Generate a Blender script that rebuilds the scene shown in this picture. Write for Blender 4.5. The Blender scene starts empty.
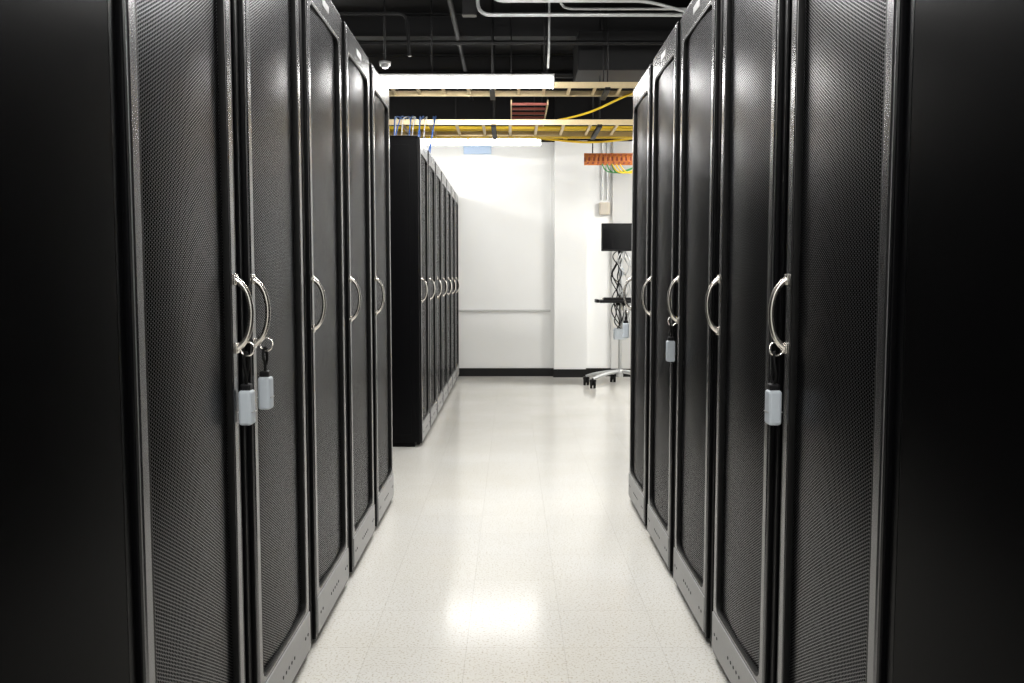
import bpy, bmesh, math, random
from mathutils import Vector, Matrix
random.seed(7)
scene = bpy.context.scene
COL = scene.collection

# ------------------------------------------------------------ materials
def new_mat(name):
    m = bpy.data.materials.new(name); m.use_nodes = True
    nt = m.node_tree; b = nt.nodes['Principled BSDF']
    return m, nt, b

def pmat(name, col, rough=0.5, metal=0.0, spec=0.5, noise=0.0, nscale=30, bump=0.0, coat=0.0, emit=None, es=0):
    m, nt, b = new_mat(name)
    b.inputs['Base Color'].default_value = (*col, 1)
    b.inputs['Roughness'].default_value = rough
    b.inputs['Metallic'].default_value = metal
    b.inputs['Specular IOR Level'].default_value = spec
    b.inputs['Coat Weight'].default_value = coat
    if emit:
        b.inputs['Emission Color'].default_value = (*emit, 1)
        b.inputs['Emission Strength'].default_value = es
    if noise > 0 or bump > 0:
        tc = nt.nodes.new('ShaderNodeTexCoord')
        n = nt.nodes.new('ShaderNodeTexNoise'); n.inputs['Scale'].default_value = nscale
        n.inputs['Detail'].default_value = 4
        nt.links.new(tc.outputs['Object'], n.inputs['Vector'])
        if noise > 0:
            mx = nt.nodes.new('ShaderNodeMix'); mx.data_type = 'RGBA'
            mx.inputs[6].default_value = (*[c*(1-noise) for c in col], 1)
            mx.inputs[7].default_value = (*[min(1, c*(1+noise)) for c in col], 1)
            nt.links.new(n.outputs['Fac'], mx.inputs[0])
            nt.links.new(mx.outputs[2], b.inputs['Base Color'])
        if bump > 0:
            bp = nt.nodes.new('ShaderNodeBump'); bp.inputs['Strength'].default_value = bump
            bp.inputs['Distance'].default_value = 0.002
            nt.links.new(n.outputs['Fac'], bp.inputs['Height'])
            nt.links.new(bp.outputs['Normal'], b.inputs['Normal'])
    return m

M_black = pmat('black_powdercoat', (0.002, 0.002, 0.0025), 0.35, 0, 0.10, 0.1, 40, 0.05)
M_panel = pmat('black_panel', (0.0016, 0.0016, 0.0018), 0.26, 0, 0.015, 0.1, 20)
M_frame = pmat('graphite_frame', (0.18, 0.18, 0.185), 0.26, 0.92, 0.5, 0.08, 60, 0.04)
M_kick = pmat('grey_kick_plate', (0.34, 0.34, 0.34), 0.42, 0.1, 0.5, 0.06, 60)
M_chrome = pmat('satin_nickel', (0.86, 0.82, 0.76), 0.25, 1.0)
M_lock = pmat('lockbox_grey', (0.52, 0.57, 0.62), 0.45, 0, 0.5, 0.05, 60)
M_rubber = pmat('black_rubber', (0.004, 0.004, 0.004), 0.5, 0, .2)
M_wall = pmat('white_wall_paint', (0.89, 0.895, 0.885), 0.6, 0, 0.3, 0.015, 3, 0.1)
M_wall2 = pmat('grey_wall_paint', (0.58, 0.58, 0.57), 0.6, 0, 0.3, 0.02, 3, 0.1)
M_ceil = pmat('black_ceiling_paint', (0.004, 0.004, 0.0045), 0.7, 0, 0.15, 0.25, 5, 0.2)
M_beam = pmat('black_steel', (0.006, 0.006, 0.0065), 0.5, 0, 0.25, 0.2, 8)
M_base = pmat('black_baseboard', (0.004, 0.004, 0.004), 0.4, 0, .25)
M_white = pmat('white_enamel', (0.8, 0.8, 0.8), 0.4)
M_diff0 = pmat('fluorescent_diffuser_dim', (0.9, 0.9, 0.9), 0.4, emit=(1.0, 0.985, 0.95), es=16)  # emission turned down to soften the hot spot on the back wall
M_diff = pmat('fluorescent_diffuser', (0.9, 0.9, 0.9), 0.4, emit=(1.0, 0.985, 0.95), es=27)
M_diffm = pmat('fluorescent_diffuser_mid', (0.9, 0.9, 0.9), 0.4, emit=(1.0, 0.985, 0.95), es=58)
M_diffn = pmat('fluorescent_diffuser_bright', (0.9, 0.9, 0.9), 0.4, emit=(1.0, 0.985, 0.96), es=108)
M_gold = pmat('yellow_zinc', (0.74, 0.60, 0.36), 0.36, 0.4, 0.5, 0.1, 30)
M_yel = pmat('yellow_fibre_jacket', (0.88, 0.60, 0.03), 0.45)
M_blue = pmat('blue_cable_jacket', (0.03, 0.13, 0.45), 0.45)
M_green = pmat('green_cable_jacket', (0.05, 0.3, 0.08), 0.45)
M_copper = pmat('copper', (0.60, 0.20, 0.06), 0.35, 0.6, 0.5, 0.15, 20)
M_red = pmat('red_oxide_rung', (0.35, 0.08, 0.06), 0.45, 0.2)
M_galv = pmat('galvanised_conduit', (0.50, 0.51, 0.51), 0.38, 0.5, 0.5, 0.08, 40)
M_screen = pmat('screen_glass', (0.004, 0.004, 0.005), 0.12)
M_plastic = pmat('dark_plastic', (0.006, 0.006, 0.007), 0.45, 0, .25)
M_beige = pmat('beige_box', (0.55, 0.50, 0.42), 0.5)
M_bluewin = pmat('pale_blue_sign', (0.50, 0.64, 0.86), 0.3)

def make_perf():
    m, nt, b = new_mat('perforated_steel')
    N = nt.nodes; L = nt.links
    b.inputs['Base Color'].default_value = (0.21, 0.21, 0.222, 1)
    b.inputs['Metallic'].default_value = 1.0
    b.inputs['Roughness'].default_value = 0.30
    hole = N.new('ShaderNodeBsdfPrincipled')
    hole.inputs['Base Color'].default_value = (0.001, 0.001, 0.001, 1)
    hole.inputs['Roughness'].default_value = 0.9
    hole.inputs['Specular IOR Level'].default_value = 0.01
    tc = N.new('ShaderNodeTexCoord'); sp = N.new('ShaderNodeSeparateXYZ')
    L.new(tc.outputs['Object'], sp.inputs[0])
    def mt(op, a, bb=None, c=None):
        n = N.new('ShaderNodeMath'); n.operation = op
        for i, v in enumerate((a, bb, c)):
            if v is None: continue
            if isinstance(v, (int, float)): n.inputs[i].default_value = v
            else: L.new(v, n.inputs[i])
        return n.outputs[0]
    p = 0.0070
    u = mt('DIVIDE', sp.outputs['Y'], p*1.732)
    v = mt('DIVIDE', sp.outputs['Z'], p)
    def lat(off):
        a = mt('MULTIPLY', mt('SUBTRACT', mt('FRACT', mt('ADD', u, off)), 0.5), 1.732)
        c = mt('SUBTRACT', mt('FRACT', mt('ADD', v, off)), 0.5)
        return mt('ADD', mt('MULTIPLY', a, a), mt('MULTIPLY', c, c))
    d = mt('MINIMUM', lat(0.0), lat(0.5))
    mask = mt('LESS_THAN', d, 0.43**2)
    mix = N.new('ShaderNodeMixShader')
    L.new(mask, mix.inputs[0]); L.new(b.outputs[0], mix.inputs[1]); L.new(hole.outputs[0], mix.inputs[2])
    L.new(mix.outputs[0], N['Material Output'].inputs['Surface'])
    return m
M_perf = make_perf()

def make_floor():
    m, nt, b = new_mat('vinyl_tile_floor')
    N = nt.nodes; L = nt.links
    tc = N.new('ShaderNodeTexCoord')
    br = N.new('ShaderNodeTexBrick'); br.offset = 0; br.squash = 1
    br.inputs['Scale'].default_value = 1.0
    br.inputs['Brick Width'].default_value = 0.305; br.inputs['Row Height'].default_value = 0.305
    br.inputs['Mortar Size'].default_value = 0.0010; br.inputs['Mortar Smooth'].default_value = 0.3
    br.inputs['Color1'].default_value = (0.84, 0.83, 0.795, 1)
    br.inputs['Color2'].default_value = (0.87, 0.86, 0.825, 1)
    br.inputs['Mortar'].default_value = (0.70, 0.68, 0.64, 1)
    mp = N.new('ShaderNodeMapping'); mp.inputs['Location'].default_value = (0.14, 0.1, 0)
    L.new(tc.outputs['Object'], mp.inputs[0]); L.new(mp.outputs[0], br.inputs['Vector'])
    vo = N.new('ShaderNodeTexNoise'); vo.inputs['Scale'].default_value = 140; vo.inputs['Detail'].default_value = 2
    L.new(tc.outputs['Object'], vo.inputs['Vector'])
    cr = N.new('ShaderNodeValToRGB')
    cr.color_ramp.elements[0].position = 0.34; cr.color_ramp.elements[0].color = (0.74, 0.69, 0.61, 1)
    cr.color_ramp.elements[1].position = 0.45; cr.color_ramp.elements[1].color = (1, 1, 1, 1)
    L.new(vo.outputs['Fac'], cr.inputs[0])
    n2 = N.new('ShaderNodeTexNoise'); n2.inputs['Scale'].default_value = 1.7; n2.inputs['Detail'].default_value = 6
    L.new(tc.outputs['Object'], n2.inputs['Vector'])
    cr2 = N.new('ShaderNodeValToRGB')
    cr2.color_ramp.elements[0].position = 0.3; cr2.color_ramp.elements[0].color = (0.95, 0.935, 0.90, 1)
    cr2.color_ramp.elements[1].position = 0.7; cr2.color_ramp.elements[1].color = (1, 1, 1, 1)
    L.new(n2.outputs['Fac'], cr2.inputs[0])
    def mul(a, c):
        x = N.new('ShaderNodeMix'); x.data_type = 'RGBA'; x.blend_type = 'MULTIPLY'
        x.inputs[0].default_value = 1
        L.new(a, x.inputs[6]); L.new(c, x.inputs[7]); return x.outputs[2]
    c = mul(mul(br.outputs['Color'], cr.outputs[0]), cr2.outputs[0])
    L.new(c, b.inputs['Base Color'])
    mr = N.new('ShaderNodeMapRange')
    mr.inputs[3].default_value = 0.09; mr.inputs[4].default_value = 0.20
    L.new(n2.outputs['Fac'], mr.inputs[0]); L.new(mr.outputs[0], b.inputs['Roughness'])
    b.inputs['Specular IOR Level'].default_value = 0.6
    bp = N.new('ShaderNodeBump'); bp.inputs['Strength'].default_value = 0.12; bp.inputs['Distance'].default_value = 0.002
    n3 = N.new('ShaderNodeTexNoise'); n3.inputs['Scale'].default_value = 9
    L.new(tc.outputs['Object'], n3.inputs['Vector']); L.new(n3.outputs['Fac'], bp.inputs['Height'])
    L.new(bp.outputs['Normal'], b.inputs['Normal'])
    return m
M_floor = make_floor()

# ------------------------------------------------------------ geometry helpers
def obj(name, me, parent=None, loc=None, rot=None):
    o = bpy.data.objects.new(name, me); COL.objects.link(o)
    if parent: o.parent = parent
    if loc: o.location = loc
    if rot: o.rotation_euler = rot
    return o
def empty(name, loc=(0, 0, 0), rot=(0, 0, 0)):
    o = bpy.data.objects.new(name, None); COL.objects.link(o)
    o.location = loc; o.rotation_euler = rot; o.empty_display_size = 0.1
    return o
def finish(bm, name, mats, smooth=False):
    me = bpy.data.meshes.new(name); bm.to_mesh(me); bm.free()
    for m in (mats if isinstance(mats, (list, tuple)) else [mats]): me.materials.append(m)
    if smooth:
        for p in me.polygons: p.use_smooth = True
    return me
def add_box(bm, lo, hi, bev=0.0, mi=0, seg=2):
    vs = [bm.verts.new((x, y, z)) for x in (lo[0], hi[0]) for y in (lo[1], hi[1]) for z in (lo[2], hi[2])]
    idx = [(0, 1, 3, 2), (4, 6, 7, 5), (0, 4, 5, 1), (2, 3, 7, 6), (0, 2, 6, 4), (1, 5, 7, 3)]
    fs = [bm.faces.new([vs[i] for i in f]) for f in idx]
    for f in fs: f.material_index = mi
    if bev > 0:
        es = list({e for f in fs for e in f.edges})
        r = bmesh.ops.bevel(bm, geom=es, offset=bev, segments=seg, affect='EDGES', profile=0.5)
        for f in r['faces']: f.material_index = mi
def box_me(name, lo, hi, mat, bev=0.0):
    bm = bmesh.new(); add_box(bm, lo, hi, bev)
    bmesh.ops.recalc_face_normals(bm, faces=bm.faces)
    return finish(bm, name, mat)
def box(name, lo, hi, mat, parent=None, bev=0.0):
    return obj(name, box_me(name, lo, hi, mat, bev), parent)
def add_cyl(bm, p0, p1, r, seg=16, mi=0, r2=None):
    p0 = Vector(p0); p1 = Vector(p1); d = p1-p0
    q = d.to_track_quat('Z', 'Y').to_matrix().to_4x4()
    M = Matrix.Translation((p0+p1)/2) @ q
    r_ = bmesh.ops.create_cone(bm, cap_ends=True, segments=seg, radius1=r, radius2=r if r2 is None else r2, depth=d.length, matrix=M)
    for f in {f for v in r_['verts'] for f in v.link_faces}:
        f.material_index = mi; f.smooth = len(f.verts) == 4
def curve_me(name, pts_list, r, mat, smooth=True, radii=None, res=3):
    cu = bpy.data.curves.new(name, 'CURVE'); cu.dimensions = '3D'
    cu.bevel_depth = r; cu.bevel_resolution = res; cu.use_fill_caps = True
    for k, pts in enumerate(pts_list):
        if smooth:
            s = cu.splines.new('NURBS'); s.points.add(len(pts)-1)
            for i, p in enumerate(pts):
                s.points[i].co = (*p, 1)
                if radii: s.points[i].radius = radii[i]
            s.use_endpoint_u = True; s.order_u = min(4, len(pts)); s.resolution_u = 6
        else:
            s = cu.splines.new('POLY'); s.points.add(len(pts)-1)
            for i, p in enumerate(pts): s.points[i].co = (*p, 1)
    t = bpy.data.objects.new('t', cu); COL.objects.link(t)
    dg = bpy.context.evaluated_depsgraph_get()
    me = bpy.data.meshes.new_from_object(t.evaluated_get(dg))
    bpy.data.objects.remove(t); bpy.data.curves.remove(cu)
    me.name = name; me.materials.clear(); me.materials.append(mat)
    for p in me.polygons: p.use_smooth = True
    return me
def tube(name, pts_list, r, mat, parent=None, smooth=True, radii=None):
    if not isinstance(pts_list[0][0], (list, tuple)): pts_list = [pts_list]
    return obj(name, curve_me(name, pts_list, r, mat, smooth, radii), parent)
def bend(pts, r=0.06, n=5):
    """polyline with rounded corners"""
    P = [Vector(p) for p in pts]; out = [P[0]]
    for i in range(1, len(P)-1):
        a = (P[i-1]-P[i]).normalized(); b = (P[i+1]-P[i]).normalized()
        s = P[i]+a*r; e = P[i]+b*r
        for k in range(n+1):
            t = k/n; out.append(s*(1-t)**2+P[i]*2*t*(1-t)+e*t*t)
    out.append(P[-1]); return [tuple(p) for p in out]

# ------------------------------------------------------------ room
XL, XR, YN, YF, CH = -3.4, 3.4, -3.0, 10.2, 3.45
WT = 2.72
box('floor', (XL-.15, YN-.15, -0.1), (XR+.15, YF+.15, 0), M_floor)
box('ceiling', (XL-.15, YN-.15, CH), (XR+.15, YF+.15, CH+.12), M_ceil)
def wall(name, lo, hi):
    bm = bmesh.new()
    add_box(bm, (lo[0], lo[1], 0), (hi[0], hi[1], WT), 0, 0)
    add_box(bm, (lo[0], lo[1], WT), (hi[0], hi[1], CH), 0, 1)
    bmesh.ops.recalc_face_normals(bm, faces=bm.faces)
    return obj(name, finish(bm, name, [M_wall, M_ceil]))
wall('wall_back', (XL-.15, YF), (XR+.15, YF+.15))
wall('wall_left', (XL-.15, YN), (XL, YF))
wall('wall_right', (XR, YN), (XR+.15, YF))
wall('wall_front', (XL-.15, YN-.15), (XR+.15, YN))
wall('wall_column', (0.50, YF-.12), (0.87, YF+.0))
box('wall_pier', (1.17, YF-.06, 0), (1.75, YF, WT), M_wall2)
box('baseboard_back', (XL, YF-.014, 0), (0.50, YF, 0.095), M_base, bev=.003)
box('baseboard_column', (0.488, YF-.134, 0), (0.882, YF-.12, 0.095), M_base, bev=.003)
box('baseboard_back.001', (0.87, YF-.014, 0), (1.17, YF, 0.095), M_base, bev=.003)
box('baseboard_pier', (1.16, YF-.074, 0), (1.76, YF-.06, 0.095), M_base, bev=.003)
box('baseboard_left', (XL, YN, 0), (XL+.014, YF, 0.095), M_base, bev=.003)
box('baseboard_right', (XR-.014, YN, 0), (XR, YF, 0.095), M_base, bev=.003)
box('trim_1', (-2.2, YF-.03, 0.762), (0.46, YF, 0.785), M_wall2, bev=.004)
box('trim_2', (0.455, YF-.012, 0.095), (0.47, YF, WT), M_wall, bev=.002)
j = empty('ceiling_joists')
for i, y in enumerate([-2, -.6, .8, 2.2, 3.6, 5.0, 6.4, 7.8, 9.2]):
    bm = bmesh.new()
    add_box(bm, (XL, y-.06, CH-.20), (XR, y+.06, CH-.185), 0)
    add_box(bm, (XL, y-.06, CH-.012), (XR, y+.06, CH), 0)
    add_box(bm, (XL, y-.006, CH-.19), (XR, y+.006, CH), 0)
    obj('beam_%d' % i, finish(bm, 'beam', M_beam), j)
d = empty('ceiling_duct')
box('duct_body', (0.55, 7.3, 2.86), (2.9, 7.9, 3.18), M_beam, d, bev=.01)
box('duct_flange', (1.4, 7.28, 2.84), (1.43, 7.92, 3.20), M_beam, d)
box('duct_hanger_1', (0.75, 7.5, 3.18), (0.78, 7.53, CH), M_beam, d)
box('duct_hanger_2', (2.6, 7.5, 3.18), (2.63, 7.53, CH), M_beam, d)

# ------------------------------------------------------------ server cabinets
W, H, D = 0.61, 2.10, 1.0
def rrect(a0, a1, b0, b1, r, n=6):
    pts = []
    for cx, cy, s in ((a1-r, b0+r, -90), (a1-r, b1-r, 0), (a0+r, b1-r, 90), (a0+r, b0+r, 180)):
        for k in range(n+1):
            an = math.radians(s+90*k/n); pts.append((cx+r*math.cos(an), cy+r*math.sin(an)))
    return pts
def ring_me(name, outer, inner, x0, x1, bev, mat):
    cu = bpy.data.curves.new(name, 'CURVE'); cu.dimensions = '2D'; cu.fill_mode = 'BOTH'
    cu.extrude = (x1-x0)/2-bev; cu.bevel_depth = bev; cu.bevel_resolution = 2; cu.offset = -bev
    for pts in (outer, inner):
        s = cu.splines.new('POLY'); s.points.add(len(pts)-1); s.use_cyclic_u = True
        for i, p in enumerate(pts): s.points[i].co = (p[0], p[1], 0, 1)
    t = bpy.data.objects.new('t', cu); COL.objects.link(t)
    dg = bpy.context.evaluated_depsgraph_get()
    me = bpy.data.meshes.new_from_object(t.evaluated_get(dg))
    bpy.data.objects.remove(t); bpy.data.curves.remove(cu)
    M = Matrix(((0, 0, 1, (x0+x1)/2), (1, 0, 0, 0), (0, 1, 0, 0), (0, 0, 0, 1)))
    me.transform(M); me.name = name; me.materials.clear(); me.materials.append(mat)
    return me

def make_body(H):
    bm = bmesh.new()
    add_box(bm, (-D, 0.003, 0.035), (-0.032, W-.003, H-.01), 0.004)
    for y0, y1 in ((0.0, 0.003), (W-.003, W)):
        add_box(bm, (-D+.04, y0, 0.09), (-D/2-.012, y1, H-.06), 0.001)
        add_box(bm, (-D/2+.012, y0, 0.09), (-.07, y1, H-.06), 0.001)
    add_box(bm, (-0.034, 0.003, 0.02), (-0.012, 0.032, H), 0.003)
    add_box(bm, (-0.034, W-.032, 0.02), (-0.012, W-.003, H), 0.003)
    add_box(bm, (-D+.03, 0.02, 0.0), (-.05, W-.02, 0.036), 0)
    add_box(bm, (-D-.004, 0.0, H-.012), (-.03, W, H), 0.003)
    bmesh.ops.recalc_face_normals(bm, faces=bm.faces)
    return finish(bm, 'body', M_black)
ME = {}
ME['body'] = make_body(H)
a0, a1, b0, b1 = 0.034, W-.034, 0.02, H-.004
i0, i1, j0, j1 = a0+.046, a1-.046, 0.165, H-.105
# outer black edge moulding and inner graphite frame
ME['door_edge'] = ring_me('door_edge', rrect(a0, a1, b0, b1, .008), rrect(a0+.014, a1-.014, b0+.014, b1-.008, .006), -.03, -.003, .003, M_black)
ME['door_frame'] = ring_me('door_frame', rrect(a0+.013, a1-.013, b0+.013, b1-.007, .008), rrect(i0, i1, j0, j1, .03), -.03, 0.0, .005, M_frame)
bm = bmesh.new(); nx, nz = 14, 2; g = []
for i in range(nx+1):
    t = i/nx; y = i0-.004+(i1-i0+.008)*t
    x = -.018+.012*(1-(2*t-1)**2)
    g.append([bm.verts.new((x, y, j0-.004+(j1-j0+.008)*k/nz)) for k in range(nz+1)])
for i in range(nx):
    for k in range(nz): bm.faces.new((g[i][k], g[i+1][k], g[i+1][k+1], g[i][k+1]))
bmesh.ops.recalc_face_normals(bm, faces=bm.faces)
for f in bm.faces:
    if f.normal.x < 0: f.normal_flip()
ME['perforated_panel'] = finish(bm, 'perforated_panel', M_perf, True)
ME['mesh_gasket'] = ring_me('mesh_gasket', rrect(i0-.006, i1+.006, j0-.006, j1+.006, .034), rrect(i0+.006, i1-.006, j0+.006, j1-.006, .026), -.016, -.001, .002, M_rubber)
bm = bmesh.new()
add_box(bm, (-.002, a0+.016, .036), (.0035, a1-.016, .150), .0015, 0)
for yy in (a0+.05, a0+.08, W/2-.06, W/2-.03, W/2, W/2+.03, W/2+.06, a1-.08, a1-.05):
    add_cyl(bm, (.003, yy, .092), (.0045, yy, .092), .005, 10, 1)
bmesh.ops.recalc_face_normals(bm, faces=bm.faces)
ME['kick_plate'] = finish(bm, 'kick_plate', [M_kick, M_rubber])
ME['badge'] = box_me('badge', (0, W/2-.05, H-.07), (.002, W/2+.05, H-.045), M_kick, .0008)

def make_handle(y):
    pts = [(-.002, y, 1.150), (.006, y, 1.148), (.018, y, 1.138), (.031, y, 1.115), (.037, y, 1.075), (.031, y, 1.035), (.020, y, 1.012), (.008, y, 1.0), (-.002, y, .997)]
    h = curve_me('handle_bow', [pts], .0062, M_chrome, radii=[1.5, 1.25, 1.0, 1, 1, 1, 1.0, 1.25, 1.5])
    bm = bmesh.new(); bm.from_mesh(h)
    add_box(bm, (-.001, y-.010, 1.138), (.005, y+.010, 1.162), .002)
    add_box(bm, (-.001, y-.010, .986), (.005, y+.010, 1.010), .002)
    bmesh.ops.recalc_face_normals(bm, faces=bm.faces)
    return finish(bm, 'handle', M_chrome)
HY0, HY1 = a0+.022, a1-.022
ME['handle0'] = make_handle(HY0); ME['handle1'] = make_handle(HY1)
for k in ('handle0', 'handle1'):
    for p in ME[k].polygons: p.use_smooth = len(p.vertices) == 4 and p.area < .0001
bm = bmesh.new()
add_box(bm, (-.03, a0-.02, b0), (0, a1+.02, b1), .005)
add_box(bm, (-.001, a0+.05, .2), (.003, a1-.05, H-.12), .002)
bmesh.ops.recalc_face_normals(bm, faces=bm.faces)
ME['solid_door'] = finish(bm, 'solid_door', M_panel)

def cabinet(loc, rotz, handle='handle0', solid=False, s=1.0):
    e = empty('server_cabinet', loc, (0, 0, rotz)); e.scale = (1, s, 1)
    obj('body', ME['body'], e)
    if solid:
        obj('solid_door', ME['solid_door'], e)
    else:
        for k in ('door_edge', 'door_frame', 'perforated_panel', 'mesh_gasket', 'kick_plate', 'badge'):
            obj(k, ME[k], e)
        obj('handle', ME[handle], e)
    return e
A = 0.61
LY = [1.370, 2.00, 2.62, 3.245, 3.865]
RY = [1.370, 2.00, 2.625, 3.25, 3.875]
for i in range(5):
    cabinet((-A, LY[i], 0), 0, 'handle1' if i == 0 else 'handle0')
    cabinet((A, RY[i]+W, 0), math.pi)
for i in (1, 2):
    cabinet((-A, LY[0]-i*(W+.005), 0), 0, solid=True)
    cabinet((A, RY[0]-(i-1)*(W+.005)-.005, 0), math.pi, solid=True)
for i in range(7):
    cabinet((-A, 5.87+i*W, 0), 0, s=0.999)

# ------------------------------------------------------------ lock boxes hanging from handles
def lockbox(x, y, ztop, zring, sgn):
    e = empty('hanging_lockbox', (x, y, 0))
    bm = bmesh.new()
    add_box(bm, (-.015, -.019, ztop-.078), (.015, .019, ztop), .007, 0, 3)
    add_box(bm, (-.0165, -.015, ztop-.05), (.0165, .015, ztop-.0475), 0, 1)
    bmesh.ops.recalc_face_normals(bm, faces=bm.faces)
    obj('case', finish(bm, 'case', [M_lock, M_galv]), e)
    bm = bmesh.new()
    add_box(bm, (-.011, -.013, ztop-.002), (.011, .013, ztop+.014), .004, 0)
    bmesh.ops.recalc_face_normals(bm, faces=bm.faces)
    obj('cap', finish(bm, 'cap', M_plastic), e)
    tube('cord', [[(0, -.004, ztop+.012), (.009, -.014, ztop+.04), (-.008, -.011, zring-.03), (0, -.002, zring)],
                  [(0, .004, ztop+.012), (-.009, .014, ztop+.03), (.010, .011, zring-.04), (0, .002, zring)]], .0034, M_rubber, e)
    n = 20
    ring = [(.004+.015*math.cos(2*math.pi*k/n), .003*math.sin(2*math.pi*k/n), zring+.006+.015*math.sin(2*math.pi*k/n)) for k in range(n+1)]
    tube('ring', ring, .0020, M_chrome, e, smooth=False)
lockbox(-A+.021, LY[0]+HY1, .905, .990, 1)
lockbox(-A+.026, LY[1]+HY0, .920, .990, 1)
lockbox(A-.026, RY[0]+W-HY0, .905, .990, -1)
lockbox(A-.026, RY[2]+W-HY0, .925, .990, -1)
lockbox(A-.026, RY[4]+W-HY0, .925, .990, -1)

# ------------------------------------------------------------ fluorescent fittings
def fixture(xc, y, z=2.60, L=1.29, mat=None):
    e = empty('fluorescent_light', (xc, y, z))
    bm = bmesh.new(); h = L/2
    add_box(bm, (-h, -.065, .01), (h, .065, .055), .006)
    add_box(bm, (-h-.008, -.068, -.035), (-h, .068, .056), .003)
    add_box(bm, (h, -.068, -.035), (h+.008, .068, .056), .003)
    bmesh.ops.recalc_face_normals(bm, faces=bm.faces)
    obj('housing', finish(bm, 'housing', M_white), e)
    bm = bmesh.new(); n = 12; rows = []
    for k in range(n+1):
        a = math.pi*k/n
        rows.append((bm.verts.new((-h, -.0675*math.cos(a), .03-.065*math.sin(a)**.6)), bm.verts.new((h, -.0675*math.cos(a), .03-.065*math.sin(a)**.6))))
    for k in range(n): bm.faces.new((rows[k][0], rows[k+1][0], rows[k+1][1], rows[k][1]))
    bmesh.ops.recalc_face_normals(bm, faces=bm.faces)
    if sum(f.normal.z for f in bm.faces) > 0:
        bmesh.ops.reverse_faces(bm, faces=bm.faces)
    obj('diffuser', finish(bm, 'diffuser', mat or M_diff, True), e)
    for i, x in enumerate((-h*.55+.1, h*.9)):
        bm = bmesh.new(); add_cyl(bm, (x, 0, .05), (x, 0, CH-z), .006, 8)
        add_box(bm, (x-.02, -.03, .05), (x+.02, .03, .075), .002)
        obj('hanger_rod_%d' % i, finish(bm, 'hanger_rod', M_beam), e)
fixture(-.335, 9.4, mat=M_diff0); fixture(-.335, 6.6, mat=M_diff)
fixture(0, 3.9, mat=M_diffn); fixture(0, 0.6, mat=M_diffm); fixture(0, -1.9, mat=M_diffm)
fixture(2.35, 8.4, mat=M_diffn); fixture(2.35, 5.6, mat=M_diff); fixture(2.35, 2.0, mat=M_diffm)
fixture(-2.45, 8.4, mat=M_diffn); fixture(-2.45, 5.6, mat=M_diff)  # unseen left-side fittings, added to even out light on the back wall

# ------------------------------------------------------------ cable ladders
def ladder_x(name, x0, x1, y0, y1, z, pitch, mat, rungmat):
    e = empty(name)
    bm = bmesh.new()
    for y in (y0, y1):
        add_box(bm, (x0, y-.005, z-.02), (x1, y+.005, z+.025), .001)
        add_box(bm, (x0, y-.012 if y == y1 else y, z-.02), (x1, y if y == y1 else y+.012, z-.015), 0)
    obj('rails', finish(bm, 'rails', mat), e)
    bm = bmesh.new(); x = x0+.06
    while x < x1:
        add_box(bm, (x-.012, y0, z-.012), (x+.012, y1, z+.004), .001); x += pitch
    obj('rungs', finish(bm, 'rungs', rungmat), e)
    bm = bmesh.new()
    for x in (x0+.4, -.15, .75, x1-.4):
        for y in (y0, y1): add_cyl(bm, (x, y, z), (x, y, CH), .005, 8)
        add_box(bm, (x-.02, y0-.03, z-.045), (x+.02, y1+.03, z-.02), .001)
    obj('hangers', finish(bm, 'hangers', M_beam), e)
    return e
lad = ladder_x('cable_ladder', -2.6, 2.6, 7.5, 8.1, 2.47, .23, M_gold, M_gold)
ladder_x('cable_ladder', -2.6, 2.6, 6.9, 7.22, 2.65, .20, M_gold, M_gold)
e = empty('ladder_bridge')
bm = bmesh.new()
for x in (0.0, .30): add_box(bm, (x-.005, 7.25, 2.57), (x+.005, 8.9, 2.61), .001)
obj('rails', finish(bm, 'rails', M_gold), e)
bm = bmesh.new(); y = 7.3
while y < 8.9:
    add_box(bm, (0, y-.012, 2.575), (.30, y+.012, 2.592), .001); y += .2
obj('rungs', finish(bm, 'rungs', M_red), e)
bm = bmesh.new()
for x in (0, .3):
    for y in (7.4, 8.7): add_cyl(bm, (x, y, 2.58), (x, y, CH), .005, 8)
obj('hangers', finish(bm, 'hangers', M_beam), e)

paths = []
for k in range(14):
    y = 7.9+.016*(k % 7); z = 2.484+.011*(k//7); p = []
    for i in range(15):
        x = -2.5+i*5/14; p.append((x, y+random.uniform(-.012, .012), z+random.uniform(0, .008)))
    paths.append(p)
tube('yellow_cable_bundle', paths, .008, M_yel)
# yellow fibre trough carried outside the far rail
bm = bmesh.new()
add_box(bm, (-2.6, 8.115, 2.440), (2.6, 8.165, 2.446), 0)
add_box(bm, (-2.6, 8.112, 2.440), (2.6, 8.117, 2.482), .001)
add_box(bm, (-2.6, 8.163, 2.440), (2.6, 8.168, 2.482), .001)
for x in (-2.2, -1.3, -.4, .5, 1.4, 2.3): add_box(bm, (x-.02, 8.108, 2.434), (x+.02, 8.172, 2.486), .002)
obj('fibre_trough', finish(bm, 'fibre_trough', M_yel), lad)
paths = []
for k in range(6):
    y = 7.0+.02*k; paths.append([(-2.5+i*5/12, y+random.uniform(-.01, .01), 2.664+random.uniform(0, .008)) for i in range(13)])
tube('dark_cable_bundle', paths, .007, M_rubber)
tube('yellow_drop_cable', [[(1.5, 7.1, 2.71), (1.15, 7.12, 2.70), (.9, 7.2, 2.63), (.7, 7.35, 2.53), (.45, 7.6, 2.51), (.2, 7.75, 2.50)],
                           [(1.5, 8.2, 2.50), (1.1, 8.2, 2.45), (.8, 8.2, 2.39), (.45, 8.19, 2.42), (.1, 8.19, 2.48)],
                           [(1.5, 8.25, 2.52), (1.0, 8.22, 2.42), (.7, 8.2, 2.40), (.3, 8.19, 2.44), (-.1, 8.19, 2.48)]], .009, M_yel)
bl = []
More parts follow.
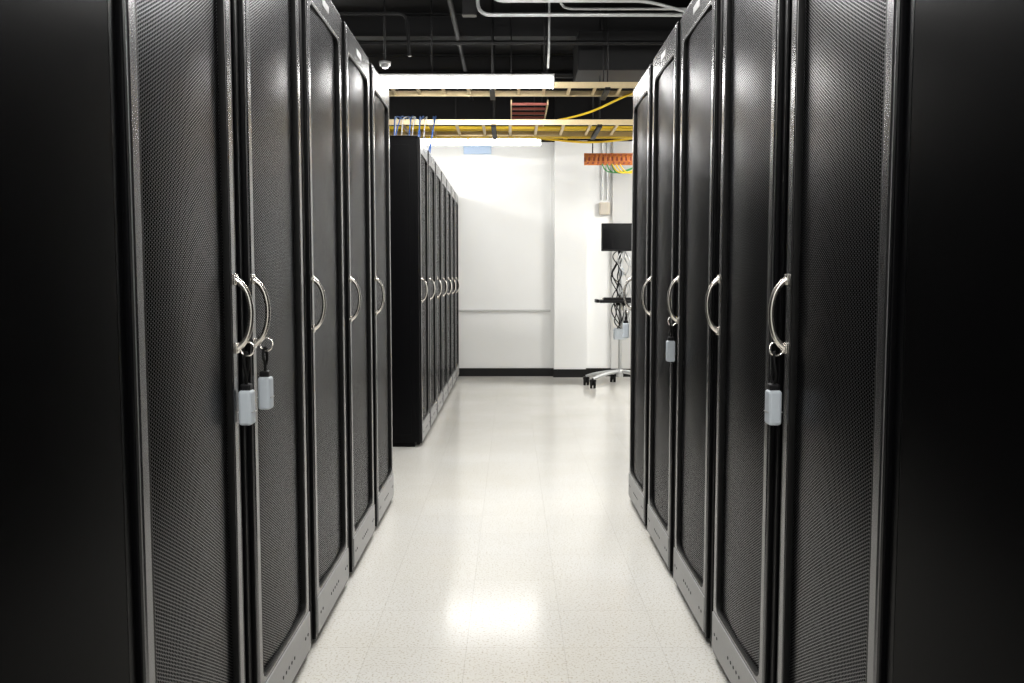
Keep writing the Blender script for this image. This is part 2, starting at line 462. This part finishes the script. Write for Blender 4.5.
for k in range(12):
    x = -1.0+.033*k; yy = 7.42-.05*(k % 3)
    bl.append([(x+random.uniform(-.15, .1), 7.7, 2.53), (x, 7.55, 2.54), (x+random.uniform(-.03, .05), yy, 2.50), (x+random.uniform(-.05, .03), yy-.03, 2.32), (min(x-.03, -.67)+random.uniform(-.02, .01), yy-.05, 2.105)])
e = empty('patch_cable_drop')
tube('blue_cables', [b for i, b in enumerate(bl) if i % 3], .0045, M_blue, e)
tube('white_cables', [b for i, b in enumerate(bl) if i % 3 == 0], .0045, M_white, e)

# ------------------------------------------------------------ conduits
tube('ceiling_conduit', bend([(-.23, 6.1, 3.45), (-.23, 6.1, 2.95), (3.3, 6.1, 2.95)], .09), .013, M_galv, smooth=False)
tube('ceiling_conduit', bend([(-.14, 5.9, 3.45), (-.14, 5.9, 2.98), (.9, 5.9, 2.98), (1.2, 5.9, 2.90), (3.3, 5.9, 2.90)], .09), .011, M_galv, smooth=False)
tube('ceiling_conduit', bend([(.34, 6.3, 3.45), (.34, 6.3, 3.05), (3.3, 6.3, 3.05)], .09), .009, M_galv, smooth=False)
tube('ceiling_conduit', bend([(.27, 6.35, 3.45), (.27, 6.35, 2.80), (.27, 6.5, 2.69)], .05), .008, M_galv, smooth=False)
tube('black_conduit', bend([(-3.3, 6.3, 3.02), (-.74, 6.3, 3.02), (-.72, 6.3, 2.72)], .06), .013, M_beam, smooth=False)
tube('black_conduit', [[(-3.3, 7.0, 3.0), (3.3, 7.0, 3.0)]], .016, M_beam, smooth=False)
tube('black_conduit', [[(-3.3, 8.3, 3.05), (3.3, 8.3, 3.05)]], .03, M_beam, smooth=False)
tube('black_conduit', [[(-.45, 5.2, 3.18), (-.45, 10.1, 3.18)]], .02, M_beam, smooth=False)
e = empty('junction_box', (-.29, 6.2, 3.02))
box('box_body', (-.05, -.035, -.05), (.05, .035, .05), M_plastic, e, bev=.004)
box('box_cover', (-.045, -.038, -.045), (.045, -.035, .045), M_beam, e)
box('box_stem', (-.012, -.012, .05), (.012, .012, .43), M_beam, e)
e = empty('smoke_detector', (-.91, 6.40, 2.68))
bm = bmesh.new(); add_cyl(bm, (0, 0, 0), (0, 0, .026), .038, 24, 0, .044); add_cyl(bm, (0, 0, -.018), (0, 0, 0), .02, 24, 0, .034)
obj('detector_body', finish(bm, 'detector_body', M_galv), e)
bm = bmesh.new(); add_cyl(bm, (0, 0, .026), (0, 0, .77), .008, 10, 0)
obj('drop_rod', finish(bm, 'drop_rod', M_beam), e)

# ------------------------------------------------------------ copper ground bar, conduit, box on the back wall
e = empty('copper_ground_bar', (1.10, 9.2, 2.39))
bm = bmesh.new()
add_box(bm, (-.34, -.014, -.062), (.34, .0, -.018), .002); add_box(bm, (-.34, -.014, .022), (.34, .0, .062), .002)
for k in range(14): add_box(bm, (-.325+k*.048, -.012, -.02), (-.298+k*.048, -.002, .024), .001)
for k in range(12): add_cyl(bm, (-.30+k*.054, -.034, -.040), (-.30+k*.054, -.01, -.040), .011, 6, 1)
for k in range(12): add_cyl(bm, (-.28+k*.054, -.034, .042), (-.28+k*.054, -.01, .042), .009, 6, 1)
add_box(bm, (-.34, .0, -.06), (.34, .004, .06), 0, 1)
obj('bar', finish(bm, 'bar', [M_copper, M_red]), e)
bm = bmesh.new()
for x in (-.25, .25):
    add_box(bm, (x-.012, .004, -.05), (x+.012, .02, .05)); add_cyl(bm, (x, .01, .04), (x, .01, CH-2.39), .006, 8)
obj('standoffs', finish(bm, 'standoffs', M_beam), e)
tube('ground_cables', [[(.95+.05*k, 9.18, 2.34), (.97+.05*k, 9.19, 2.27-.01*k), (1.05+.05*k, 9.2, 2.23), (1.3, 9.2, 2.29+.01*k), (1.6, 9.2, 2.5)] for k in range(3)], .007, M_green)
tube('yellow_loop_cables', [[(1.05+.04*k, 9.14, 2.33), (1.09+.04*k, 9.14, 2.24), (1.2+.04*k, 9.14, 2.22), (1.4, 9.14, 2.33), (1.7, 9.14, 2.5)] for k in range(3)], .007, M_yel)
tube('wall_conduit', [[(1.05, YF-.02, 2.06), (1.05, YF-.02, 2.72)], [(1.11, YF-.02, 2.06), (1.11, YF-.02, 2.72)]], .010, M_galv, smooth=False)
e = empty('electrical_box', (1.08, YF, 1.96))
box('box_body', (-.06, -.07, -.075), (.06, 0, .065), M_beige, e, bev=.005)
box('box_door', (-.05, -.075, -.065), (.05, -.07, .055), M_beige, e, bev=.002)
e = empty('wall_sign', (-.39, YF, 2.63))
box('sign_box', (-.16, -.05, -.05), (.16, 0, .045), M_bluewin, e, bev=.006)
box('sign_bracket', (-.03, -.02, .045), (.03, 0, .07), M_white, e)

# ------------------------------------------------------------ computer cart
CX, CY = 1.16, 9.25
e = empty('computer_cart', (CX, CY, 0))
bm = bmesh.new()
add_cyl(bm, (0, 0, .11), (0, 0, 1.55), .018, 20)
add_cyl(bm, (0, 0, .10), (0, 0, .18), .036, 20)
ANG = (168, 212, 325, 20, 95); RR = .36
for ang in ANG:
    a = math.radians(ang); ex, ey = RR*math.cos(a), RR*math.sin(a)
    p = curve_me('leg', [[(0, 0, .16), (ex*.4, ey*.4, .155), (ex*.8, ey*.8, .125), (ex, ey, .095)]], .019, M_galv)
    bm.from_mesh(p)
bmesh.ops.recalc_face_normals(bm, faces=bm.faces)
obj('pole_and_legs', finish(bm, 'pole_and_legs', M_galv), e)
bm = bmesh.new()
for ang in ANG:
    a = math.radians(ang); ex, ey = RR*math.cos(a), RR*math.sin(a)
    for s in (-.018, .018):
        add_cyl(bm, (ex+s-.011, ey, .043), (ex+s+.011, ey, .043), .043, 20)
    add_cyl(bm, (ex, ey, .03), (ex, ey, .10), .012, 12)
    add_box(bm, (ex-.034, ey-.03, .06), (ex+.034, ey+.03, .094), .01)
obj('casters', finish(bm, 'casters', M_rubber), e)
bm = bmesh.new()
add_box(bm, (-.24, -.24, .895), (.27, .10, .925), .006)
add_box(bm, (-.20, -.22, .925), (.22, -.08, .945), .004)
add_box(bm, (-.05, -.03, .86), (.05, .03, .905), .004)
add_box(bm, (-.27, -.15, .895), (-.24, .06, .93), .004)
for r in range(4):
    for c in range(13): add_box(bm, (-.19+c*.0305, -.21+r*.03, .945), (-.165+c*.0305, -.187+r*.03, .951), .001)
obj('keyboard_tray', finish(bm, 'keyboard_tray', M_plastic), e)
bm = bmesh.new(); add_box(bm, (-.07, -.045, .50), (.07, .04, .62), .01); add_box(bm, (-.03, -.03, 1.18), (.03, .03, 1.26), .004)
obj('power_box', finish(bm, 'power_box', M_lock), e)
e2 = empty('computer_monitor', (CX+.01, CY-.07, 1.58))
bm = bmesh.new()
add_box(bm, (-.225, -.02, -.145), (.225, .012, .145), .006); add_box(bm, (-.12, .012, -.09), (.12, .03, .09), .008); add_box(bm, (-.04, .012, -.1), (.04, .05, -.02), .003)
obj('monitor_case', finish(bm, 'monitor_case', M_plastic), e2)
box('screen', (-.212, -.0215, -.125), (.212, -.019, .133), M_screen, e2)
cb = []
for k in range(12):
    x = -.10+.02*k; p = [(x*.4, -.03, 1.44)]
    z = 1.38
    while z > .66:
        p.append((x*.7+random.uniform(-.09, .09), -.08+random.uniform(-.05, .03), z)); z -= .10
    p.append((random.uniform(-.04, .04), -.035, .62)); cb.append(p)
tube('black_cables', cb[:5], .006, M_rubber, e)
tube('grey_cables', cb[5:], .0055, M_galv, e)

# ------------------------------------------------------------ camera / world
cam = bpy.data.cameras.new('camera'); co = bpy.data.objects.new('camera', cam); COL.objects.link(co)
cam.lens = 870*36/1024; cam.sensor_width = 36; cam.clip_start = .02
co.location = (0, 0, 1.153); co.rotation_euler = (math.radians(90-4.17), 0, math.radians(-.05))
scene.camera = co
w = bpy.data.worlds.new('world'); scene.world = w; w.use_nodes = True
w.node_tree.nodes['Background'].inputs[0].default_value = (0.02, 0.02, 0.02, 1)
scene.view_settings.view_transform = 'Standard'
scene.view_settings.look = 'None'
scene.view_settings.exposure = 0
